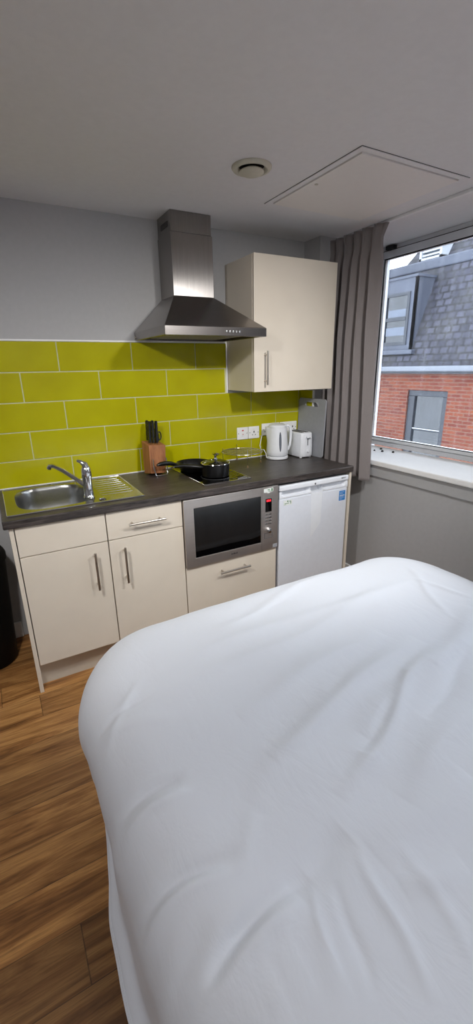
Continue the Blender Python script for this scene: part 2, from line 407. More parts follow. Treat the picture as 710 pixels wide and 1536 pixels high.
# dormer
dx = 8.64; y0, y1, z0, z1 = 4.65, 6.35, 1.82, 3.32
mb = MB(); mb.poly([(dx, y0, z0), (dx, y0, z1), (dx + .62, y0, z1 + .04), (dx + .62, y0, z1), (dx + .04, y0, z0)], (0, .06, 0))
mb.poly([(dx, y1, z0), (dx, y1, z1), (dx + .62, y1, z1 + .04), (dx + .62, y1, z1), (dx + .04, y1, z0)], (0, -.06, 0))
wy0, wy1, wz0, wz1 = 4.80, 5.52, 1.93, 3.04
mb.box(dx, dx + .05, y0, wy0, z0, z1); mb.box(dx, dx + .05, wy1, y1, z0, z1); mb.box(dx, dx + .05, wy0, wy1, z0, wz0); mb.box(dx, dx + .05, wy0, wy1, wz1, z1)
mb.box(dx - .03, dx + .62, y0 - .03, y1 + .03, z1, z1 + .05)
dm = mb.build('dormer', m_lead, out)
mb = MB(); mb.box(dx - .02, dx + .04, wy0, wy1, wz0, wz0 + .07); mb.box(dx - .02, dx + .04, wy0, wy1, wz1 - .06, wz1); mb.box(dx - .02, dx + .04, wy0, wy0 + .07, wz0 + .07, wz1 - .06)
mb.box(dx - .02, dx + .04, wy1 - .07, wy1, wz0 + .07, wz1 - .06); mb.box(dx - .03, dx + .03, wy0 + .07, wy1 - .07, 2.46, 2.53)
mb.build('window_frame', m_outfr, dm)
bx('pane', (dx + .01, dx + .02, wy0 + .07, wy1 - .07, wz0 + .07, wz1 - .06), m_outgl, dm)
mb = MB(); mb.box(dx - .001, dx + .008, wy0 + .09, wy1 - .12, 2.54, 2.70); mb.box(dx - .001, dx + .008, wy0 + .09, wy1 - .09, 2.14, 2.32); mb.build('blind', m_blind, dm)
bx('flashing', (dx - .1, dx + .2, y0 - .1, y1 + .1, 1.72, 1.82), m_lead, out, bevel=.02)
struct(bx('ground', (WX + 1, 30, -20, 25, -4.1, -4), m_tarm))

# ------------------------------------------------------------ splashback tiles
X0t, ZT, TH, TW, G = -.018, 1.645, .1506, .396, .0055
XT1, XT2, ZU = 1.379, 1.962, 1.645 - 2 * .1506
ga = MB(); ga.box(X0t, XT1, -.006, 0, .90, ZT); ga.box(XT1, 1.981, -.006, 0, .90, ZU)
sb = ga.build('splashback', m_trimw); tag(sb, 'lime green glazed brick-bond tile splashback with pale grout', 'splashback')
mb = MB()
for r in range(5):
    zt = ZT - r * TH - G / 2; zb_ = max(ZT - (r + 1) * TH + G / 2, .903)
    off0 = .3767 if r % 2 == 0 else .1822
    xe = XT1 if r < 2 else 1.978
    j = off0 - 3 * TW
    while j < xe:
        a, b = max(j + G / 2, X0t), min(j + TW - G / 2, xe)
        if b - a > .01: mb.box(a, b, -.0105, -.004, zb_, zt)
        j += TW
mb.build('tiles', m_tile, sb, bevel=.0015)
mb = MB()
for r in range(2, 5):
    zt = ZT - r * TH - G / 2; zb_ = max(ZT - (r + 1) * TH + G / 2, .903)
    mb.box(1.972, 1.981, -.152, -.013, zb_, zt)
mb.build('tiles', m_tile, sb, bevel=.0015)
mb = MB(); mb.box(X0t, XT1 + .006, -.012, 0, ZT, ZT + .008); mb.box(XT1, XT1 + .008, -.012, 0, ZU, ZT); mb.box(1.970, 1.9815, -.162, -.153, .90, ZU); mb.box(X0t, 1.96, -.014, 0, .8995, .905)
mb.build('edge_trim', m_white, sb)

# ------------------------------------------------------------ base units
YD, YB = -.585, -.548
XS = (.0, .408, .797, 1.388)
ZD0, ZD1, ZDR = .152, .858, .718
def handle(name, a, b, parent):
    """bar handle between two points, bar 35 mm off the door"""
    a = Vector(a); b = Vector(b); d = (b - a).normalized(); mb = MB()
    mb.tube([a, b], .006, 14)
    for p in (a + d * .022, b - d * .022): mb.tube([p, Vector((p.x, parent_y(p), p.z))], .0045, 10)
    return mb.build(name, m_nick, parent, smooth=True, bevel=0)
PY = [YD]
def parent_y(p): return PY[0] + .001
PY = [YD]
o = bx('end_panel', (0, .018, YD, -.02, 0, .860), m_cream, bevel=.001); tag(o, 'tall cream end panel at left end of the units beside bin', 'panel')
o = bx('end_panel', (1.944, 1.962, YD, -.02, 0, .860), m_cream, bevel=.001); tag(o, 'cream end panel right of the fridge', 'panel')
t = thing('base_cabinet', (.2, -.3, 0), 'cream base cabinet under the sink with plain front panel and one door', 'cabinet')
mb = MB(); mb.box(.020, .404, YB, -.02, .15, .168); mb.box(.020, .036, YB, -.02, .168, .860); mb.box(.388, .404, YB, -.02, .168, .860); mb.box(.036, .388, -.03, -.02, .168, .860)
mb.build('carcass', m_carc, t)
bx('false_front', (.022, .4055, YD, -.567, ZDR + .002, ZD1), m_cream, t, bevel=.0012)
d = bx('door', (.022, .4055, YD, -.567, ZD0, ZDR - .002), m_cream, t, bevel=.0012)
handle('handle', (.335, -.62, .49), (.335, -.62, .682), d)
t = thing('base_cabinet', (.6, -.3, 0), 'cream base cabinet right of the sink with one drawer above one door', 'cabinet')
bx('carcass', (.409, .795, YB, -.02, .15, .860), m_carc, t)
d = bx('drawer', (.4105, .7945, YD, -.567, ZDR + .002, ZD1), m_cream, t, bevel=.0012)
handle('handle', (.508, -.62, .79), (.694, -.62, .79), d)
d = bx('door', (.4105, .7945, YD, -.567, ZD0, ZDR - .002), m_cream, t, bevel=.0012)
handle('handle', (.477, -.62, .49), (.477, -.62, .68), d)
t = thing('oven_cabinet', (1.1, -.3, 0), 'cream housing cabinet with wide drawer under the built-in microwave', 'cabinet')
mb = MB(); mb.box(.799, .815, YB, -.02, .15, .860); mb.box(1.370, 1.386, YB, -.02, .15, .860); mb.box(.815, 1.370, YB, -.02, .452, .468); mb.box(.815, 1.370, YB, -.02, .15, .166); mb.box(.815, 1.370, -.03, -.02, .166, .860)
mb.build('carcass', m_carc, t)
d = bx('drawer', (.7995, 1.3855, YD, -.567, ZD0, .4715), m_cream, t, bevel=.0012)
handle('handle', (.994, -.62, .4075), (1.186, -.62, .4075), d)
o = bx('plinth', (.0185, 1.387, -.518, -.50, 0, .148), m_carc); tag(o, 'recessed cream plinth board along the floor under the cabinets', 'plinth')

# worktop with cut-outs
def grid_plate(xs, ys, z0, z1, skip):
    bm = bmesh.new(); V = {}
    def v(i, j, k):
        if (i, j, k) not in V: V[(i, j, k)] = bm.verts.new((xs[i], ys[j], (z0, z1)[k]))
        return V[(i, j, k)]
    cells = {(i, j) for i in range(len(xs) - 1) for j in range(len(ys) - 1)} - set(skip)
    for (i, j) in cells:
        bm.faces.new((v(i, j, 1), v(i + 1, j, 1), v(i + 1, j + 1, 1), v(i, j + 1, 1)))
        bm.faces.new((v(i, j, 0), v(i, j + 1, 0), v(i + 1, j + 1, 0), v(i + 1, j, 0)))
        for (di, dj, a, b) in ((-1, 0, (0, 0), (0, 1)), (1, 0, (1, 0), (1, 1)), (0, -1, (0, 0), (1, 0)), (0, 1, (0, 1), (1, 1))):
            if (i + di, j + dj) not in cells:
                p, q = (i + a[0], j + a[1]), (i + b[0], j + b[1])
                bm.faces.new((v(*p, 0), v(*q, 0), v(*q, 1), v(*p, 1)))
    m = MB(); m.bm.free(); m.bm = bm; return m
o = grid_plate([-.02, .03, .40, 1.964], [-.6, -.52, -.07, -.0005], .8615, .899, [(1, 1)]).build('worktop', m_work, bevel=.005, seg=3)
tag(o, 'dark wood-grain laminate worktop running the length of the units', 'worktop')

# ------------------------------------------------------------ sink and tap
t = thing('kitchen_sink', (.31, -.3, .9), 'stainless steel inset sink with rounded bowl and ribbed drainer', 'sink')
bxc, byc, hx, hy, n_ = .222, -.292, .172, .208, 64
def sup(a, hx, hy, e=3.6):
    c, s_ = math.cos(a), math.sin(a); r = (abs(c) ** e + abs(s_) ** e) ** (-1 / e)
    return hx * c * r, hy * s_ * r
bm = bmesh.new(); X0, X1, Y0, Y1 = .004, .412, -.54, -.048; ZS = .9022
angs = [2 * math.pi * j / n_ for j in range(n_)]
def rectpt(a):
    dx_, dy_ = math.cos(a), math.sin(a)
    tx = ((X1 - bxc) / dx_ if dx_ > 1e-9 else (X0 - bxc) / dx_ if dx_ < -1e-9 else 1e9); ty = ((Y1 - byc) / dy_ if dy_ > 1e-9 else (Y0 - byc) / dy_ if dy_ < -1e-9 else 1e9)
    q = min(tx, ty); return bxc + dx_ * q, byc + dy_ * q
for cx_, cy_ in ((X0, Y0), (X1, Y0), (X0, Y1), (X1, Y1)):
    ca = math.atan2(cy_ - byc, cx_ - bxc) % (2 * math.pi); i = min(range(n_), key=lambda q: abs(angs[q] - ca)); angs[i] = ca
outer = [bm.verts.new((*rectpt(a), ZS)) for a in angs]
inner = [bm.verts.new((bxc + sup(a, hx, hy)[0], byc + sup(a, hx, hy)[1], ZS)) for a in angs]
low = [bm.verts.new((*rectpt(a), .8995)) for a in angs]
for j in range(n_):
    q = (j + 1) % n_; bm.faces.new((outer[j], outer[q], inner[q], inner[j])); bm.faces.new((low[j], low[q], outer[q], outer[j]))
m_ = MB(); m_.bm.free(); m_.bm = bm
m_.build('sink_deck', m_sink, t)
bm = bmesh.new(); rings = []
for (sc, dz) in ((1.0, 0), (.985, -.004), (.965, -.02), (.95, -.07), (.92, -.12), (.86, -.142), (.7, -.150), (.35, -.153), (.12, -.154)):
    e = 3.6 - 1.4 * (1 - sc)
    rings.append([bm.verts.new((bxc + sup(a, hx * sc, hy * sc, e)[0], byc + sup(a, hx * sc, hy * sc, e)[1], ZS + dz)) for a in angs])
for a_, b_ in zip(rings, rings[1:]):
    for j in range(n_): q = (j + 1) % n_; bm.faces.new((a_[j], a_[q], b_[q], b_[j]))
bm.faces.new(rings[-1]); m_ = MB(); m_.bm.free(); m_.bm = bm
bo = m_.build('bowl', m_bowl, t, smooth=True)
MB().lathe([(.034, 0), (.034, .003), (.022, .004), (.020, .001)], (bxc, byc, .7485), 24).build('drain', m_chrome, bo, smooth=True)
mb = MB(); mb.box(.4115, .618, -.54, -.048, .8995, ZS)
dr = mb.build('drainer', m_sink, t)
mb = MB()
for i in range(8): mb.tube([(.435, -.10 - i * .045, ZS - .0012), (.595, -.10 - i * .045, ZS - .0012)], .0024, 8)
mb.build('rib', m_sink, dr, smooth=True)
mb = MB(); mb.tube([(.004, -.54, .9025), (.618, -.54, .9025)], .003, 8); mb.tube([(.004, -.048, .9025), (.618, -.048, .9025)], .003, 8); mb.tube([(.004, -.54, .9025), (.004, -.048, .9025)], .003, 8); mb.tube([(.618, -.54, .9025), (.618, -.048, .9025)], .003, 8)
mb.build('rim', m_chrome, t, smooth=True)
o = MB().lathe([(.016, 0), (.018, .003), (.014, .006), (.004, .009)], (.425, -.487, .9035), 20).build('sink_plug', m_chrome, smooth=True)
tag(o, 'small metal plug lying on the drainer by the bowl corner', 'plug')
t = thing('mixer_tap', (.368, -.435, .903), 'chrome single-lever mixer tap with swivel spout over the sink bowl', 'tap')
TXc, TYc = .374, -.43
MB().lathe([(.026, 0), (.027, .006), (.0225, .012), (.0215, .05), (.0215, .10), (.0235, .104), (.0235, .13), (.022, .148), (.012, .160)], (TXc, TYc, .9035), 28).build('body', m_chrome, t, smooth=True)
sp_ = [(TXc - .008, TYc + .01, .962), (TXc - .05, TYc + .06, .998), (TXc - .09, TYc + .115, 1.028), (TXc - .125, TYc + .16, 1.047), (TXc - .14, TYc + .18, 1.046), (TXc - .146, TYc + .187, 1.032)]
MB().tube(sp_, [.012, .011, .0105, .0105, .0115, .012], 16).build('spout', m_chrome, t, smooth=True)
mb = MB(); mb.tube([(TXc, TYc, 1.055), (TXc - .004, TYc - .006, 1.072), (TXc - .020, TYc + .002, 1.085), (TXc - .034, TYc + .01, 1.090)], [.019, .015, .009, .006], 14)
mb.build('lever', m_chrome, t, smooth=True)

# ------------------------------------------------------------ microwave
t = thing('microwave_oven', (1.09, -.3, .474), 'built-in stainless steel microwave with black glass door and red clock display', 'microwave')
bx('body', (.82, 1.365, -.57, -.06, .477, .84), m_black, t)
f = grid_plate([.799, .855, 1.270, 1.386], [.4745, .526, .808, .858], .571, .600, [(1, 1)]); 
for v_ in f.bm.verts: v_.co = Vector((v_.co.x, -v_.co.z, v_.co.y))
f.build('front_frame', m_steelm, t, bevel=.0015)
bx('door_glass', (.8552, 1.2698, -.597, -.575, .5262, .8078), m_glassblk, t)
bx('display', (1.299, 1.341, -.6012, -.600, .709, .787), m_glassblk, t)
text('clock_digits', '00:0', .017, (1.320, -.6016, .775), (math.pi / 2, 0, 0), m_led, t)
for r in range(4):
    for c in range(2): bx('button', (1.298 + c * .023, 1.317 + c * .023, -.6022, -.600, .690 - r * .019, .697 - r * .019), m_chrome, t, bevel=.0005)
MB().lathe([(.015, 0), (.0155, .01), (.013, .020), (.006, .022)], (1.3195, -.600, .598), 24, M=Matrix.Rotation(math.pi / 2, 3, 'X')).build('knob', m_chrome, t, smooth=True)
mb = MB(); mb.box(1.294, 1.347, -.6008, -.600, .545, .547); mb.box(1.294, 1.347, -.6008, -.600, .577, .579); mb.box(1.294, 1.296, -.6008, -.600, .547, .577); mb.box(1.345, 1.347, -.6008, -.600, .547, .577)
mb.box(1.2745, 1.2753, -.6006, -.600, .476, .857); mb.build('door_button_outline', m_greyp, t)
s_ = MB().poly([(1.288, -.6006, .826), (1.310, -.6006, .826), (1.312, -.6006, .820), (1.325, -.6006, .820), (1.330, -.6006, .826), (1.350, -.6006, .828), (1.352, -.6006, .850), (1.288, -.6006, .848)], (0, -.0006, 0)).build('sticker', m_paper, t)
mb = MB(); mb.box(1.313, 1.328, -.6016, -.6012, .838, .842); mb.box(1.338, 1.346, -.6016, -.6012, .830, .846); mb.box(1.318, 1.334, -.6016, -.6012, .830, .833); mb.build('print', m_green, s_)
s_ = bx('sticker', (1.352, 1.382, -.6012, -.600, .478, .500), m_gr, t); s_['label'] = 'small silver-grey label'
text('brand_mark', 'indesit', .016, (1.092, -.6006, .501), (math.pi / 2, 0, 0), m_black, t)

# ------------------------------------------------------------ fridge
t = thing('undercounter_fridge', (1.66, -.3, 0), 'white under-counter fridge with blue energy label beneath worktop', 'fridge')
FXa, FXb = 1.403, 1.928
bx('cabinet', (FXa + .004, FXb - .004, -.535, -.04, .02, .808), m_appl, t, bevel=.004)
bx('top', (FXa - .002, FXb + .002, -.597, -.035, .812, .845), m_appl, t, bevel=.008, seg=3)
bx('door', (FXa, FXb, -.590, -.540, .07, .764), m_fridge, t, bevel=.006, seg=3)
# grip rail along the top of the door, two scoops either side of a middle block
def rail(x):
    u = (x - FXa) / (FXb - FXa)
    if .06 < u < .455: return 1 if u < .40 else max(0, (.455 - u) / .055)
    if .60 < u < .95: return 1 if u > .655 else (u - .60) / .055
    if u <= .06: return max(0, 1 - (.06 - u) / .02) if u > .04 else 0
    return max(0, 1 - (u - .95) / .015) if u < .965 else 0
bm = bmesh.new(); nx = 70; pr_ = []
for i in range(nx + 1):
    x = FXa + (FXb - FXa) * i / nx; g_ = rail(x)
    P_ = [(-.545, .767), (-.590, .767), (-.591, .784 - .009 * g_), (-.590 + .030 * g_, .787 - .010 * g_), (-.588 + .034 * g_, .809), (-.545, .809)]
    pr_.append([bm.verts.new((x, a, b)) for a, b in P_])
for a_, b_ in zip(pr_, pr_[1:]):
    for j in range(6): q = (j + 1) % 6; bm.faces.new((a_[j], b_[j], b_[q], a_[q]))
bm.faces.new(pr_[0]); bm.faces.new(pr_[-1][::-1]); m_ = MB(); m_.bm.free(); m_.bm = bm
m_.build('grip_rail', m_appl, t)
bx('kick_panel', (FXa + .01, FXb - .01, -.57, -.545, .012, .066), m_appl, t, bevel=.003)
s_ = bx('energy_label', (1.862, 1.912, -.5912, -.5902, .683, .747), m_blue, t)
mb = MB()
for i, wd in enumerate((.036, .026, .040, .03, .038, .022)): mb.box(1.867, 1.867 + wd, -.5916, -.5912, .737 - i * .009, .7385 - i * .009)
mb.box(1.865, 1.909, -.5916, -.5912, .713, .7155); mb.build('print', m_paper, s_)
s_ = bx('sticker', (1.432, 1.494, -.5910, -.5902, .722, .752), m_paper, t)
mb = MB(); mb.box(1.458, 1.466, -.5914, -.591, .742, .750); mb.box(1.440, 1.47, -.5914, -.591, .732, .735); mb.box(1.482, 1.486, -.5914, -.591, .728, .745); mb.box(1.472, 1.486, -.5914, -.591, .743, .746); mb.box(1.436, 1.45, -.5914, -.591, .726, .728); mb.build('print', m_green, s_)
text('brand_mark', 'BEKO', .014, (1.885, -.5974, .832), (math.pi / 2, 0, 0), m_greyp, t)
MB().lathe([(.006, 0), (.006, .001)], (1.66, -.597, .826), 16, M=Matrix.Rotation(math.pi / 2, 3, 'X')).build('badge', m_greyp, t)

# ------------------------------------------------------------ hob, pans
t = thing('ceramic_hob', (1.1, -.28, .9), 'black glass two-ring hob with steel trim set in the worktop', 'hob')
HX0, HX1, HY0, HY1 = .955, 1.252, -.522, -.035
bx('glass', (HX0 + .004, HX1 - .004, HY0 + .004, HY1 - .004, .8995, .9035), m_glassblk, t)
mb = MB(); mb.box(HX0, HX1, HY0 - .004, HY0 + .006, .8992, .9045); mb.box(HX0, HX1, HY1 - .006, HY1, .8992, .9045); mb.box(HX0, HX0 + .006, HY0, HY1, .8992, .9045); mb.box(HX1 - .006, HX1, HY0, HY1, .8992, .9045)
mb.build('steel_trim', m_chrome, t, bevel=.001)
mb = MB()
for cy_, rr_ in ((-.38, .088), (-.15, .075)): mb.tube(arc((1.10, cy_, .9036), rr_, 0, 2 * math.pi * 47 / 48, 47, 'xy'), .0007, 4, closed=True)
mb.build('cooking_zone_ring', m_greyp, t)
# frying pan
px_, py_, pz = 1.055, -.165, .9042
t = thing('frying_pan', (px_, py_, pz), 'black non-stick frying pan behind the saucepan on the hob', 'frying pan')
MB().lathe([(.0, .0), (.075, .0), (.082, .003), (.104, .048), (.107, .050), (.105, .051), (.100, .047), (.079, .006), (.0, .005)], (px_, py_, pz), 48, capb=False, capt=False).build('pan_body', m_nonstick, t, smooth=True)
hp = [(px_ - .10, py_ - .012, pz + .040), (px_ - .125, py_ - .02, pz + .052), (px_ - .16, py_ - .032, pz + .066), (px_ - .20, py_ - .046, pz + .074), (px_ - .235, py_ - .058, pz + .075), (px_ - .255, py_ - .064, pz + .072)]
o = MB().tube(hp, [.008, .011, .013, .014, .012, .006], 12).build('handle', m_black, t, smooth=True)
# saucepan
sx_, sy_ = 1.105, -.365
t = thing('saucepan', (sx_, sy_, pz), 'black saucepan with steel-rimmed glass lid at the front of the hob', 'saucepan')
MB().lathe([(.0, .0), (.074, .0), (.079, .004), (.081, .07), (.083, .072), (.081, .073), (.078, .069), (.076, .006), (.0, .005)], (sx_, sy_, pz), 48, capb=False, capt=False).build('pan_body', m_nonstick, t, smooth=True)
lid = MB().lathe([(.081, .0735), (.07, .082), (.045, .091), (.015, .095), (.0, .0955), (.0, .0935), (.015, .093), (.045, .089), (.07, .080), (.079, .0732)], (sx_, sy_, pz), 48, capb=False, capt=False).build('lid', m_lid, t, smooth=True)
MB().tube(arc((sx_, sy_, pz + .0755), .0815, 0, 2 * math.pi * 47 / 48, 47, 'xy'), .0032, 8, closed=True).build('rim', m_chrome, lid, smooth=True)
MB().lathe([(.0, 0), (.011, .0), (.012, .006), (.006, .012), (.007, .022), (.019, .032), (.021, .036), (.0, .04)], (sx_, sy_, pz + .0955), 24, M=Matrix.Rotation(math.radians(10), 3, 'X'), capb=False, capt=False).build('knob', m_chrome, lid, smooth=True)
o = MB().tube([(sx_ - .078, sy_ + .0, pz + .058), (sx_ - .10, sy_ + .0, pz + .062), (sx_ - .14, sy_ + .012, pz + .068), (sx_ - .19, sy_ + .03, pz + .074), (sx_ - .235, sy_ + .045, pz + .072)], [.007, .009, .011, .011, .007], 12).build('handle', m_black, t, smooth=True)

# wire rack
rc = Vector((1.405, -.155, .899)); R_ = .132; zr = .082
t = thing('wire_rack', rc, 'round chrome wire grill rack on legs beneath the wall sockets', 'rack')
mb = MB(); mb.tube(arc(rc + Vector((0, 0, zr)), R_, 0, 2 * math.pi * 47 / 48, 47, 'xy'), .0022, 8, closed=True)
for i in range(-4, 5):
    y_ = i * .028; h_ = math.sqrt(R_ ** 2 - y_ ** 2); a_ = math.radians(25); c_, s2 = math.cos(a_), math.sin(a_)
    mb.tube([rc + Vector((-h_ * c_ - y_ * s2, -h_ * s2 + y_ * c_, zr)), rc + Vector((h_ * c_ - y_ * s2, h_ * s2 + y_ * c_, zr))], .002, 6)
mb.build('wire_grid', m_nick, t, smooth=True)
for a_ in (-.25, 1.32, 2.89, 4.46):
    p = rc + Vector((math.cos(a_), math.sin(a_), 0)) * (R_ - .004)
    leg = MB().tube([p + Vector((0, 0, .0045)), p + Vector((0, 0, zr + .03))], .0018, 6).build('leg', m_chrome, t, smooth=True)
    MB().lathe([(.0, 0), (.0045, .0), (.0045, .014), (.0, .016)], p + Vector((0, 0, .0)), 10, capb=False, capt=False).build('foot', mat('rubber_foot', (120, 100, 70), .6) if 'rubber_foot' not in D.materials else D.materials['rubber_foot'], leg, smooth=True)

# knife block
t = thing('knife_block', (.82, -.13, .9), 'wooden knife block on bent chrome legs against the green tiles', 'knife block')
Mk = Matrix.Translation((.822, -.115, .905)) @ Matrix.Rotation(math.radians(-9), 4, 'X') @ Matrix.Rotation(math.radians(4), 4, 'Y') @ Matrix.Rotation(math.radians(12), 4, 'Z')
mb = MB(); bot = [(-.052, -.045), (.052, -.045), (.052, .04), (-.052, .04)]
vs = [mb.bm.verts.new(Mk @ Vector((x * .95, y, .0))) for x, y in bot] + [mb.bm.verts.new(Mk @ Vector((x * 1.1, y, .165 + (.03 if y > 0 else 0)))) for x, y in bot]
for f in ((0, 3, 2, 1), (4, 5, 6, 7), (0, 1, 5, 4), (1, 2, 6, 5), (2, 3, 7, 6), (3, 0, 4, 7)): mb.bm.faces.new([vs[i] for i in f])
mb.build('block', m_block, t, bevel=.004)
mb = MB(); pts = [(.798, -.170, 1.0), (.796, -.180, .96), (.803, -.186, .908), (.812, -.188, .9035), (.868, -.184, .9035), (.878, -.182, .908), (.880, -.172, .96), (.880, -.162, 1.0)]
mb.tube(pts, .0032, 10).build('wire_stand', m_chrome, t, smooth=True)
ks = [(-.034, -.02, .125, 0), (-.012, -.022, .13, 0), (.012, -.022, .128, 2), (-.026, .016, .118, 0), (0, .018, .112, 0), (.024, .0, .09, 1)]
for (x, y, h, kd) in ks:
    kn = thing('kitchen_knife', Mk @ Vector((x, y, .17)), '', 'knife', 'black-handled knives in the knife block')
    kn['label'] = 'black-handled knife standing in the wooden knife block'
    if kd == 1:
        pass
    mb = MB(); q = .005
    z0_ = .165 + (.03 if y > 0 else .015)
    prof = [(-.009, 0), (.009, 0), (.010, h * .3), (.008, h * .55), (.011, h * .85), (.006, h), (-.006, h), (-.011, h * .9), (-.009, h * .5)]
    mb.poly([Mk @ Vector((x - .0065, y + a, z0_ + b)) for a, b in prof], (Mk.to_3x3() @ Vector((.013, 0, 0))))
    hd_ = mb.build('handle', m_black, kn, bevel=.003)
    MB().box(x - .001, x + .001, y - .009, y + .009, z0_ - .10, z0_ + .001, M=Mk).build('blade', m_chrome, kn)
    for zz in (.2, .5, .8): MB().lathe([(.0024, 0), (.0024, .0145)], Mk @ Vector((x - .00725, y, z0_ + h * zz)), 8, M=(Mk.to_3x3() @ Matrix.Rotation(math.pi / 2, 3, 'Y'))).build('rivet', m_chrome, hd_)
sc = thing('kitchen_scissors', Mk @ Vector((.045, .0, .18)), 'black-handled scissors with round finger loops at right of knife block', 'scissors')
mb = MB()
for (cx_, cz_, ra, rb) in ((.034, .238, .013, .026), (.062, .222, .012, .024)):
    mb.tube([Mk @ Vector((cx_ + ra * math.cos(a), .03, cz_ + rb * math.sin(a))) for a in [2 * math.pi * i / 20 for i in range(20)]], .0038, 8, closed=True)
mb.tube([Mk @ Vector((.036, .03, .213)), Mk @ Vector((.043, .03, .188))], .005, 8); mb.tube([Mk @ Vector((.058, .03, .20)), Mk @ Vector((.048, .03, .186))], .005, 8)
mb.build('handle', m_black, sc, smooth=True)
MB().box(.038, .052, .0285, .0315, .10, .19, M=Mk).build('blade', m_chrome, sc)

# kettle
kx, ky = 1.700, -.128
t = thing('electric_kettle', (kx, ky, .9), 'white plastic electric kettle with oval water gauge left of the toaster', 'kettle')
MB().lathe([(.0, 0), (.070, .0), (.076, .004), (.076, .016), (.072, .02), (.0, .022)], (kx, ky, .8995), 40, capb=False, capt=False).build('base', m_appl, t, smooth=True)
prof = [(.0, .024), (.070, .024), (.0745, .03), (.074, .06), (.070, .12), (.066, .18), (.064, .215), (.0, .217)]
ko = MB().lathe(prof, (kx, ky, .8995), 48, capb=False, capt=False)
sd = Vector((-.86, .50, 0)).normalized()
for v_ in ko.bm.verts:      # pull the spout out of the upper rim
    r_ = Vector((v_.co.x - kx, v_.co.y - ky, 0)); z_ = v_.co.z - .8995
    if r_.length > .05:
        c_ = r_.normalized().dot(sd)
        if c_ > .86: v_.co += sd * (.020 * (c_ - .86) / .14 * min(1, max(0, (z_ - .13) / .08)))
ko.build('body', m_appl, t, smooth=True)
MB().lathe([(.060, .216), (.058, .228), (.045, .234), (.0, .236)], (kx, ky, .8995), 40, capt=False).build('lid', m_appl, t, smooth=True)
hd2 = Vector((.93, -.22, 0)).normalized()
pts = [Vector((kx, ky, .8995)) + hd2 * a + Vector((0, 0, b)) for a, b in ((.055, .214), (.075, .222), (.092, .212), (.099, .18), (.098, .13), (.092, .085), (.082, .06), (.068, .052))]
MB().tube(pts, [.008, .010, .010, .009, .009, .009, .009, .008], 12).build('handle', m_appl, t, smooth=True)
vd = Vector((-.30, -.95, 0)).normalized(); tg = Vector((-vd.y, vd.x, 0))
mb = MB(); pl_ = []
for i in range(24):
    a = 2 * math.pi * i / 24; u_ = .0085 * math.cos(a); z_ = .122 + .066 * math.sin(a); rr = .0768 - .055 * max(0, (z_ - .03)) * .75
    rr = .074 - (.074 - .066) * (z_ - .06) / .12 + .0012
    pl_.append(Vector((kx, ky, .8995 + z_)) + vd * rr + tg * u_)
mb.poly(pl_, -vd * .004); mb.build('water_gauge', mat('gauge_grey', (110, 115, 125), .15), t)
MB().tube([(kx - .060, ky + .020, .905), (kx - .084, ky + .004, .912), (kx - .088, ky + .006, .94), (kx - .096, ky + .02, .965), (kx - .098, ky + .05, .96), (kx - .085, ky + .09, .98), (kx - .05, ky + .112, 1.06)], .0028, 8).build('power_cord', m_cplate, t, smooth=True)

# toaster
t = thing('toaster', (1.885, -.13, .9), 'white two-slot toaster right of the kettle with lever on its end', 'toaster')
tx0, tx1, ty0, ty1, tz0, tz1 = 1.824, 1.938, -.232, -.030, .912, 1.07
mb = MB(); prof = []
for i in range(24):
    a = 2 * math.pi * i / 24; e = 5; c_, s2 = math.cos(a), math.sin(a); r = (abs(c_) ** e + abs(s2) ** e) ** (-1 / e)
    prof.append(((tx0 + tx1) / 2 + (tx1 - tx0) / 2 * c_ * r, (ty0 + ty1) / 2 + (ty1 - ty0) / 2 * s2 * r))
cx_, cy_ = (tx0 + tx1) / 2, (ty0 + ty1) / 2; rings = []
for (sc_, z_) in ((.96, tz0 - .006), (1.0, tz0), (1.0, tz0 + .03), (.985, tz0 + .11), (.96, tz1 - .012), (.92, tz1 - .003), (.86, tz1)):
    rings.append([mb.bm.verts.new((cx_ + (x - cx_) * sc_, cy_ + (y - cy_) * sc_, z_)) for x, y in prof])
for a_, b_ in zip(rings, rings[1:]):
    for j in range(24): q = (j + 1) % 24; mb.bm.faces.new((a_[j], a_[q], b_[q], b_[j]))
mb.bm.faces.new(rings[0][::-1]); mb.bm.faces.new(rings[-1]); mb.build('body', m_appl, t, smooth=True)
mb = MB(); mb.box(cx_ - .032, cx_ - .008, ty0 + .035, ty1 - .03, tz1 - .002, tz1 + .0012); mb.box(cx_ + .008, cx_ + .032, ty0 + .035, ty1 - .03, tz1 - .002, tz1 + .0012); mb.build('slot', m_dark, t)
bx('lever_slit', (cx_ - .0025, cx_ + .0025, ty0 - .0015, ty0 + .004, .985, 1.040), m_greyp, t)
bx('lever', (cx_ - .016, cx_ + .018, ty0 - .018, ty0 + .002, 1.036, 1.046), m_appl, t, bevel=.003)
MB().lathe([(.010, 0), (.010, .006), (.008, .011), (.0, .012)], (cx_ + .004, ty0 + .001, .945), 20, M=Matrix.Rotation(math.pi / 2, 3, 'X'), capt=False).build('dial', m_appl, t, smooth=True)
for (x, y) in ((tx0 + .02, ty0 + .025), (tx1 - .02, ty0 + .025), (tx0 + .02, ty1 - .025), (tx1 - .02, ty1 - .025)):
    MB().lathe([(.010, 0), (.010, .008)], (x, y, .8992), 12).build('foot', m_appl, t)

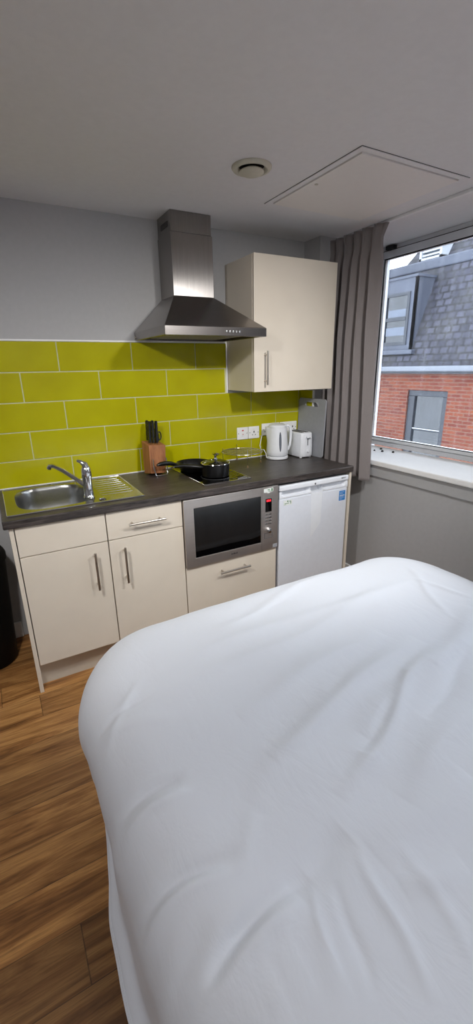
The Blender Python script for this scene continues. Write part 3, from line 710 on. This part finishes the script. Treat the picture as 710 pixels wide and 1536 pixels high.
# chopping board leaning against the column
t = MB(); by0, by1, bz1, rr = -.306, -.018, .388, .018; pts = []
def rrect(a0, a1, b0, b1, r, n=5):
    out_ = []
    for (cx2, cy2, s0) in ((a1 - r, b1 - r, 0), (a0 + r, b1 - r, 90), (a0 + r, b0 + r, 180), (a1 - r, b0 + r, 270)):
        for i in range(n + 1): a = math.radians(s0 + 90 * i / n); out_.append((cx2 + r * math.cos(a), cy2 + r * math.sin(a)))
    return out_
oo = rrect(by0, by1, 0, bz1, rr); hh = rrect(-.235, -.090, bz1 - .052, bz1 - .024, .0135)
bm = t.bm; O_ = [[bm.verts.new((s, a, b)) for a, b in oo] for s in (-.005, .005)]; H_ = [[bm.verts.new((s, a, b)) for a, b in hh] for s in (-.005, .005)]; n = len(oo)
for k_ in (0, 1):
    for i in range(n): q = (i + 1) % n; bm.faces.new((O_[k_][i], O_[k_][q], H_[k_][q], H_[k_][i]))
for L in (O_, H_):
    for i in range(n): q = (i + 1) % n; bm.faces.new((L[0][i], L[0][q], L[1][q], L[1][i]))
o = t.build('chopping_board', m_gr); o.location = (1.952, 0, .9005); o.rotation_euler = (0, math.radians(2.2), 0)
tag(o, 'grey plastic chopping board with hand slot standing behind the toaster', 'chopping board')

# wall sockets
def socket(x0_, wd, label, cat, kind, zc=1.074):
    t = thing('wall_socket' if kind != 'switch' else 'cooker_switch', (x0_ + wd / 2, -.011, zc), label, cat)
    bx('plate', (x0_, x0_ + wd, -.019, -.0108, zc - .041, zc + .041), m_white, t, bevel=.003)
    if kind == 'switch':
        bx('rocker', (x0_ + .034, x0_ + .052, -.0225, -.0192, zc - .018, zc + .006), m_white, t, bevel=.002)
        bx('indicator', (x0_ + .036, x0_ + .050, -.0205, -.0192, zc + .016, zc + .023), m_red, t)
        mb = MB(); mb.box(x0_ + .039, x0_ + .047, -.0229, -.0225, zc - .008, zc - .004); mb.build('mark', m_red, t)
    else:
        nn = 1 if wd < .1 else 2
        for i in range(nn):
            xc = x0_ + wd * (i + .5) / nn
            mb = MB(); mb.box(xc - .004, xc + .004, -.0196, -.0191, zc - .002, zc + .010); mb.box(xc - .015, xc - .008, -.0196, -.0191, zc - .018, zc - .013); mb.box(xc + .008, xc + .015, -.0196, -.0191, zc - .018, zc - .013); mb.build('pin_hole', m_dark, t)
            bx('rocker', (xc - .007, xc + .007, -.0225, -.0192, zc + .018, zc + .034), m_white, t, bevel=.001)
    for xx in (x0_ + .010, x0_ + wd - .010): MB().lathe([(.003, 0), (.003, .0006)], (xx, -.0191, zc), 10, M=Matrix.Rotation(math.pi / 2, 3, 'X')).build('screw', m_greyp, t)
    return t
socket(1.448, .086, 'white wall switch plate with red indicator on the green tiles', 'switch', 'switch')
socket(1.537, .086, 'single white wall socket directly right of the red-lit switch', 'socket', 's')
socket(1.645, .146, 'double white wall socket partly hidden behind left of the kettle', 'socket', 's', 1.086)
socket(1.797, .146, 'double white wall socket above the toaster near tile edge', 'socket', 's', 1.086)

# ------------------------------------------------------------ extractor hood
t = thing('cooker_hood', (1.08, -.25, 1.655), 'stainless steel pyramid chimney cooker hood above the hob', 'cooker hood')
hl, hr, hyf, hz = .797, 1.366, -.500, 1.652
k1, k2, kyf, kz = .972, 1.210, -.205, 1.868
bm = bmesh.new()
lv_ = [(hl, hr, hyf, hz), (hl, hr, hyf, hz + .042), (k1, k2, kyf, kz)]
R3 = [[bm.verts.new(p) for p in ((a, f_, z), (b, f_, z), (b, -.012, z), (a, -.012, z))] for (a, b, f_, z) in lv_]
for a_, b_ in zip(R3, R3[1:]):
    for j in range(4): q = (j + 1) % 4; bm.faces.new((a_[j], a_[q], b_[q], b_[j]))
bm.faces.new(R3[-1])
i0 = [bm.verts.new(p) for p in ((hl + .02, hyf + .02, hz), (hr - .02, hyf + .02, hz), (hr - .02, -.03, hz), (hl + .02, -.03, hz))]
i1 = [bm.verts.new(p) for p in ((hl + .02, hyf + .02, hz + .018), (hr - .02, hyf + .02, hz + .018), (hr - .02, -.03, hz + .018), (hl + .02, -.03, hz + .018))]
for j in range(4): q = (j + 1) % 4; bm.faces.new((R3[0][j], i0[j], i0[q], R3[0][q])); bm.faces.new((i0[j], i1[j], i1[q], i0[q]))
bm.faces.new(i1[::-1]); m_ = MB(); m_.bm.free(); m_.bm = bm
ho = m_.build('canopy', m_steelh, t, bevel=.002)
mb = MB(); mb.box(hl + .06, hr - .06, hyf + .06, -.07, hz + .010, hz + .0175)
fl = mb.build('filter', m_nick, t)
mb = MB()
for i in range(9): mb.box(hl + .08, hr - .08, hyf + .08 + i * .042, hyf + .10 + i * .042, hz + .008, hz + .0101)
mb.build('slat', m_nick, fl)
bx('filter_catch', (1.075, 1.125, hyf + .065, hyf + .08, hz + .003, hz + .010), m_chrome, fl)
bx('duct_cover', (k1, k2, kyf, -.012, kz - .001, 2.165), m_steelv, t, bevel=.002)
bx('duct_cover', (k1 + .004, k2 - .004, kyf + .004, -.012, 2.166, ZC - .001), m_steelv, t, bevel=.002)
mb = MB()
for i in range(4): mb.box(k1 + .0028, k1 + .0045, -.165, -.06, 2.195 + i * .007, 2.198 + i * .007)
mb.build('vent_slot', m_dark, t)
for i in range(5):
    MB().lathe([(.0055, 0), (.0055, .004), (.004, .005)], (1.125 + i * .019, hyf - .0, hz + .021), 14, M=Matrix.Rotation(math.pi / 2, 3, 'X')).build('button', m_chrome, t, smooth=True)
MB().lathe([(.009, 0), (.009, .004)], (hl, -.03, hz + .015), 14, M=Matrix.Rotation(-math.pi / 2, 3, 'Y')).build('end_cap', m_nick, t, smooth=True)

# ------------------------------------------------------------ wall cabinet
t = thing('wall_cabinet', (1.69, -.17, 1.36), 'cream wall cabinet with one door and vertical bar handle beside the hood', 'cabinet')
bx('carcass', (1.390, 1.980, -.313, -.002, 1.362, 2.081), m_cream, t, bevel=.001)
d = bx('door', (1.391, 1.979, -.3325, -.3145, 1.360, 2.083), m_cream, t, bevel=.0015)
PY[0] = -.3325
handle('handle', (1.463, -.366, 1.400), (1.463, -.366, 1.588), d)

# ------------------------------------------------------------ ceiling items
t = thing('ceiling_vent', (1.10, -.793, ZC), 'round cream ceiling air valve with central disc', 'vent')
MB().lathe([(.081, 0), (.081, -.004), (.076, -.010), (.066, -.013), (.056, -.008), (.050, -.001)], (1.10, -.793, ZC - .0003), 48, capb=False, capt=False).build('ring', m_valve, t, smooth=True)
MB().lathe([(.0, -.003), (.030, -.003), (.049, -.012), (.050, -.016), (.040, -.022), (.0, -.024)], (1.10, -.793, ZC - .003), 48, capb=False, capt=False).build('disc', m_valve, t, smooth=True)
bx('throat', (1.055, 1.145, -.838, -.748, ZC - .0015, ZC - .0008), m_dark, t)
t = thing('ceiling_hatch', (1.68, -.8, ZC), 'square white ceiling access hatch panel near the window', 'hatch')
a0, a1, b0, b1 = 1.369, 2.000, -1.129, -.4725
grid_plate([a0, a0 + .028, a1 - .028, a1], [b0, b0 + .028, b1 - .028, b1], ZC - .004, ZC - .0002, [(1, 1)]).build('frame', m_ceil, t, bevel=.001)
bx('panel', (a0 + .031, a1 - .031, b0 + .031, b1 - .031, ZC - .0085, ZC - .001), m_hatch, t, bevel=.001)
grid_plate([a0 - .002, a0, a1, a1 + .002], [b0 - .002, b0, b1, b1 + .002], ZC - .0012, ZC - .0002, [(1, 1)]).build('shadow_gap', m_dark, t)
MB().lathe([(.008, 0), (.008, -.0015)], (1.432, -.792, ZC - .0086), 14).build('lock', m_nick, t)
m_lamp = emit('lamp_diffuser', (252, 252, 255), LAMP)
def lamp(x, y, label):
    t = thing('ceiling_light', (x, y, ZC), label, 'ceiling light', 'flush round ceiling lights')
    MB().lathe([(.17, 0), (.17, -.02), (.15, -.03), (.145, -.02)], (x, y, ZC - .001), 40, capb=False, capt=False).build('rim', m_white, t, smooth=True)
    MB().lathe([(.146, -.018), (.12, -.034), (.06, -.042), (.0, -.044)], (x, y, ZC - .001), 40, capb=False, capt=False).build('diffuser', m_lamp, t, smooth=True)
lamp(.5, -3.6, 'round flush ceiling light above the bed'); lamp(-.6, -1.9, 'round flush ceiling light above the open floor')

def spot(x, y, aim, label, pw=1.0):
    t = thing('ceiling_spotlight', (x, y, ZC), label, 'spotlight', 'ceiling spotlights aimed at the kitchen')
    d = (Vector(aim) - Vector((x, y, ZC - .10))).normalized(); q = Vector((0, 0, -1)).rotation_difference(d).to_matrix()
    MB().lathe([(.045, 0), (.045, -.02), (.012, -.022), (.012, -.07), (.0, -.07)], (x, y, ZC - .0005), 24, capt=False).build('base', m_white, t, smooth=True)
    MB().lathe([(.0, .05), (.03, .048), (.04, .03), (.045, -.045), (.041, -.045), (.036, .02), (.0, .03)], (x, y, ZC - .10), 28, M=q, capb=False, capt=False).build('spot_head', m_white, t, smooth=True)
    l = D.lights.new('spot_bulb', 'SPOT'); l.energy = SPOT * pw; l.spot_size = math.radians(96); l.spot_blend = 1; l.shadow_soft_size = .06; l.color = (1, .98, .955)
    o = D.objects.new('spot_bulb', l); COL.objects.link(o); o.parent = t; o.matrix_parent_inverse = Matrix.Translation(-t.location)
    o.location = Vector((x, y, ZC - .10)) + d * .05; o.rotation_euler = (-d).to_track_quat('Z', 'Y').to_euler()
spot(-.35, -1.75, (.6, -.3, .8), 'small ceiling spotlight aimed at the sink', .85); spot(1.25, -2.05, (1.5, -.3, .75), 'small ceiling spotlight aimed at the fridge', 1.2)

# ------------------------------------------------------------ curtain
bm = bmesh.new(); NU, NV = 220, 70; gridv = []
for jv in range(NV + 1):
    v_ = jv / NV; z = 2.243 - v_ * (2.243 - .812); row_ = []
    head = math.exp(-((v_ - .055) / .035) ** 2)            # header tape pinch
    for iu in range(NU + 1):
        u_ = iu / NU
        ya = -.165 - .0 * v_; yb_ = -.555 - .035 * v_
        uu = u_ + .012 * math.sin(v_ * 3 + u_ * 9)
        y = ya + (yb_ - ya) * u_
        ph = 2 * math.pi * (5.4 * uu ** .9)
        amp = (.024 + .020 * min(1, v_ * 2.5)) * (1 - .45 * head)
        if u_ > .62: amp *= 1 - .35 * (u_ - .62) / .38 * min(1, v_ * 2)
        x = 2.082 - amp * math.cos(ph) + .006 * noise.noise(Vector((u_ * 6, v_ * 3, 2.1)))
        y += .012 * math.sin(ph * 2.0 + .6) + .010 * noise.noise(Vector((u_ * 5, v_ * 2.5, 7.3))) * v_
        fine = .004 * math.cos(2 * math.pi * 26 * u_) * math.exp(-(v_ / .07) ** 2)
        x += fine
        if v_ < .04: y -= .03 * (u_ ** 6) * (1 - v_ / .04)
        row_.append(bm.verts.new((x, y, z - .03 * (u_ ** 2) * v_)))
    gridv.append(row_)
for jv in range(NV):
    for iu in range(NU): bm.faces.new((gridv[jv][iu], gridv[jv][iu + 1], gridv[jv + 1][iu + 1], gridv[jv + 1][iu]))
me = D.meshes.new('curtain'); bm.to_mesh(me); bm.free(); o = link_obj('curtain', me, m_curt, None, smooth=True)
sol = o.modifiers.new('thickness', 'SOLIDIFY'); sol.thickness = .003
tag(o, 'taupe pleated curtain drawn back at left side of the window', 'curtain')

# specks on the sill
for (x, y, r) in ((2.378, -.370, .006), (2.452, -.362, .008), (2.392, -.430, .008), (2.427, -.496, .008)):
    mb = MB(); mb.lathe([(.0, 0), (r, .0), (r * 1.15, r * .6), (r * .6, r * 1.3), (.0, r * 1.5)], (x, y, .9172), 10, sx=1.2, sy=.8, capb=False, capt=False)
    o = mb.build('plastic_bit', m_fly, smooth=True); tag(o, 'tiny black plastic bit on the white window sill', 'plastic bit', 'black bits on the window sill')

# ------------------------------------------------------------ waste bin
t = thing('waste_bin', (-.215, -.14, 0), 'tall black plastic waste bin at the left end of the kitchen units', 'bin')
MB().lathe([(.115, 0), (.122, .01), (.135, .3), (.150, .58), (.152, .60), (.148, .60)], (-.205, -.178, .001), 40, sx=1.08, capt=False).build('bin_body', m_blackmat, t, smooth=True)
MB().lathe([(.156, .585), (.157, .61), (.150, .63), (.125, .665), (.07, .688), (.0, .694)], (-.205, -.178, .001), 40, sx=1.08, capt=False).build('lid', m_blackmat, t, smooth=True)

# ------------------------------------------------------------ bed
t = thing('double_bed', (.9, -2.2, 0), 'double bed with dark base hidden beneath the white duvet', 'bed')
bx('bed_base', (.20, 1.64, -3.25, -1.32, .10, .32), m_cloth_base, t, bevel=.02)
bx('mattress', (.19, 1.65, -3.26, -1.31, .322, .53), m_white, t, bevel=.05, seg=4)
for (x, y) in ((.28, -1.42), (1.56, -1.42), (.28, -3.15), (1.56, -3.15)):
    MB().lathe([(.025, 0), (.03, .1)], (x, y, 0), 16).build('leg', m_black, t)

# duvet: outline (rounded rectangle) x profile (hem -> bulge -> top centre)
DX0, DX1, DY0, DY1 = .092, 1.80, -3.40, -1.13
def outline(n):
    """points + outward normals around the plan outline; bigger radius at the foot corners"""
    pts = []
    R1, R2, R0 = .34, .30, .2
    segs = [((DX0 + R1, DY1 - R1), R1, 180, 90), ((DX1 - R2, DY1 - R2), R2, 90, 0), ((DX1 - R0, DY0 + R0), R0, 0, -90), ((DX0 + R0, DY0 + R0), R0, -90, -180)]
    dense = []
    for (c, r, a, b) in segs:
        for i in range(41):
            q = math.radians(a + (b - a) * i / 40); dense.append((c[0] + r * math.cos(q), c[1] + r * math.sin(q), math.cos(q), math.sin(q)))
    dense.append(dense[0]); fine = []
    for p, q in zip(dense, dense[1:]):
        m_n = max(1, int(math.hypot(q[0] - p[0], q[1] - p[1]) / .02))
        for i in range(m_n): fine.append(tuple(p[k] + (q[k] - p[k]) * i / m_n for k in range(4)))
    fine.append(dense[-1]); dense = fine; L = [0]
    for p, q in zip(dense, dense[1:]):
        wt = 4.0 if (p[0] < .8 and -2.6 < p[1]) else 1.0            # finer mesh where the bed is closest
        L.append(L[-1] + wt * math.hypot(q[0] - p[0], q[1] - p[1]))
    j = 0
    for i in range(n):
        s = L[-1] * i / n
        while L[j + 1] < s: j += 1
        f = (s - L[j]) / max(1e-9, L[j + 1] - L[j]); p, q = dense[j], dense[j + 1]
        v = [p[k] + (q[k] - p[k]) * f for k in range(4)]; m = math.hypot(v[2], v[3]); pts.append((v[0], v[1], v[2] / m, v[3] / m))
    return pts
# creases in the cotton: (x0,y0,x1,y1,height,width) in metres
CRE = [(1.09, -1.88, 0.59, -2.06, 0.012, 0.02), (1.38, -1.81, 0.77, -1.99, 0.01, 0.03), (1.03, -1.82, 0.52, -1.92, 0.009, 0.028), (0.99, -1.92, 0.68, -2.02, -0.01, 0.022), (0.96, -1.72, 0.51, -1.77, 0.005, 0.03), (1.45, -1.49, 0.45, -1.52, 0.004, 0.028), (1.27, -1.53, 0.36, -1.60, 0.004, 0.03), (1.12, -1.26, 0.65, -1.39, 0.005, 0.02), (1.47, -1.53, 1.54, -1.69, 0.006, 0.014), (1.52, -1.44, 1.35, -1.73, 0.005, 0.014), (0.46, -2.16, 0.34, -2.17, -0.007, 0.03), (0.34, -2.17, 0.13, -2.20, -0.014, 0.02), (0.31, -2.19, 0.11, -2.21, 0.009, 0.022), (0.26, -2.17, 0.17, -2.19, -0.008, 0.014), (0.26, -2.07, 0.08, -2.03, -0.008, 0.016), (0.24, -2.08, 0.09, -2.06, 0.006, 0.016), (0.24, -1.86, 0.12, -1.84, -0.007, 0.014), (0.24, -1.90, 0.12, -1.88, 0.005, 0.014), (0.29, -1.69, 0.13, -1.61, 0.004, 0.02), (0.28, -1.58, 0.12, -1.59, -0.004, 0.014), (0.26, -1.51, 0.12, -1.67, 0.004, 0.012), (0.26, -2.19, 0.23, -2.29, 0.005, 0.008), (0.29, -2.19, 0.27, -2.30, 0.004, 0.008), (0.36, -2.20, 0.31, -2.33, 0.005, 0.009), (0.47, -2.21, 0.43, -2.37, 0.006, 0.011), (0.55, -2.24, 0.52, -2.38, 0.005, 0.014), (0.40, -2.22, 0.36, -2.33, -0.004, 0.01), (0.26, -2.20, 0.24, -2.26, -0.005, 0.008), (0.34, -2.04, 0.27, -2.10, 0.003, 0.02), (0.95, -2.09, 0.67, -2.15, 0.006, 0.03), (0.76, -2.20, 0.53, -2.21, 0.006, 0.035), (1.18, -1.93, 0.89, -2.03, -0.007, 0.02), (0.71, -1.83, 0.40, -1.99, 0.004, 0.03), (0.18, -2.13, 0.09, -2.19, -0.004, 0.02), (0.61, -2.30, 0.51, -2.28, 0.004, 0.02)]
def crease(x, y):
    h = 0
    for (x0, y0, x1, y1, a, w_) in CRE:
        dx, dy = x1 - x0, y1 - y0; L2 = dx * dx + dy * dy; s = ((x - x0) * dx + (y - y0) * dy) / L2
        if s < -.15 or s > 1.15: continue
        L = math.sqrt(L2); d = ((x - x0) * dy - (y - y0) * dx) / L + .03 * L * math.sin(s * 5 + x0 * 9)
        if abs(d) > 4 * w_: continue
        e = math.sin(math.pi * min(1, max(0, (s + .15) / 1.3))) ** .7
        dr_ = abs(dx) / L; h += math.copysign(min(abs(a) * (.5 + 1.1 * dr_), (.35 + .5 * dr_) * w_), a) * e * math.exp(-(d / w_) ** 2)
    return h
NA, NT = 900, 210; OUT = outline(NA)
def top_relief(x, y):
    return (.012 * noise.noise(Vector((x * 1.4, y * 1.4, 1))) + crease(x, y) + .006 * noise.noise(Vector((x * 4.2 + y * 1.5, y * 3 - x * 2, 3.3)))
            + .0022 * noise.noise(Vector((x * 5 + y * 9, y * 4 - x * 2.0, 8.3))))
HEM_Z, TOP = .30, .635
prof = []
# hem to shoulder: (offset outwards, z)
side = [(-.012, HEM_Z), (-.006, .315), (-.018, .335), (-.010, .37), (.0, .42), (.004, .46), (.0, .50), (-.018, .545), (-.05, .583), (-.10, .609), (-.16, .624), (-.24, .632)]
def sidept(s):
    i = min(len(side) - 2, int(s * (len(side) - 1))); f = s * (len(side) - 1) - i
    def cr(a, b, c, d, t): return .5 * (2 * b + (c - a) * t + (2 * a - 5 * b + 4 * c - d) * t * t + (3 * b - a - 3 * c + d) * t ** 3)
    g = lambda k: side[max(0, min(len(side) - 1, k))]
    return tuple(cr(g(i - 1)[m], g(i)[m], g(i + 1)[m], g(i + 2)[m], f) for m in (0, 1))
NS = 60
bm = bmesh.new(); ringsD = []
spx0, spx1, spy0, spy1 = .55, 1.30, -2.95, -1.62   # medial line rectangle the top closes onto
cxm = .94
for it in range(NS + 1):
    off_, z = sidept(it / NS); ring = []
    for ia, (px, py, nx_, ny_) in enumerate(OUT):
        w1 = noise.noise(Vector((px * 3.2, py * 3.2, z * 2))); low_ = max(0, min(1, (.56 - z) / .2))
        ox = off_ + low_ * (.014 * w1 + .006 * noise.noise(Vector((px * 9, py * 9, z * 3 + 5))))
        fl_ = max(0, min(1, (-1.50 - py) / .45)); fl_ = fl_ * fl_ * (3 - 2 * fl_); ox += (.053 * fl_ - .012) * max(0, 1 - it / NS / .42) ** 1.3
        x = px + nx_ * ox; y = py + ny_ * ox
        zz = z + low_ * .012 * noise.noise(Vector((px * 2.6, py * 2.6, 9)))
        k_ = max(0, 1 - low_)
        zz += top_relief(x, y) * k_
        pk = noise.noise(Vector((px * 14, py * 14, z * 2.5))) * .0035 * (1 - abs(2 * it / NS - 1)); x += nx_ * pk; y += ny_ * pk
        ring.append(bm.verts.new((x, y, zz)))
    ringsD.append(ring)
o0 = sidept(1)[0]
for it in range(1, NT + 1):
    s = it / NT; ring = []
    for ia, (px, py, nx_, ny_) in enumerate(OUT):
        ax, ay = px + nx_ * o0, py + ny_ * o0
        bx_ = cxm; by_ = max(spy0, min(spy1, py)); by_ = -2.27 + (by_ + 2.27) * 1.0
        x = ax + (bx_ - ax) * s; y = ay + (by_ - ay) * s
        z = .632 + .016 * (1 - (1 - s) ** 2)
        z += top_relief(x, y)
        ring.append(bm.verts.new((x, y, z)))
    ringsD.append(ring)
for a_, b_ in zip(ringsD, ringsD[1:]):
    for j in range(NA): q = (j + 1) % NA; bm.faces.new((a_[j], a_[q], b_[q], b_[j]))
hem_pts = [v.co.copy() for v in ringsD[4]]
edge_pts = [v.co.copy() for v in ringsD[0]]
me = D.meshes.new('duvet'); 
bmesh.ops.remove_doubles(bm, verts=ringsD[-1], dist=.0015)
bmesh.ops.recalc_face_normals(bm, faces=bm.faces[:]); bm.to_mesh(me); bm.free()
duv = link_obj('duvet', me, m_duvet, None, smooth=True)
tag(duv, 'white cotton duvet with soft creases spread over the bed', 'duvet')
MB().tube(edge_pts[::2], .0032, 8, closed=True).build('piping', m_duvet, duv, smooth=True)
MB().tube([p + Vector((0, 0, 0)) for p in hem_pts[::2]], .0022, 6, closed=True).build('seam', m_duvet, duv, smooth=True)
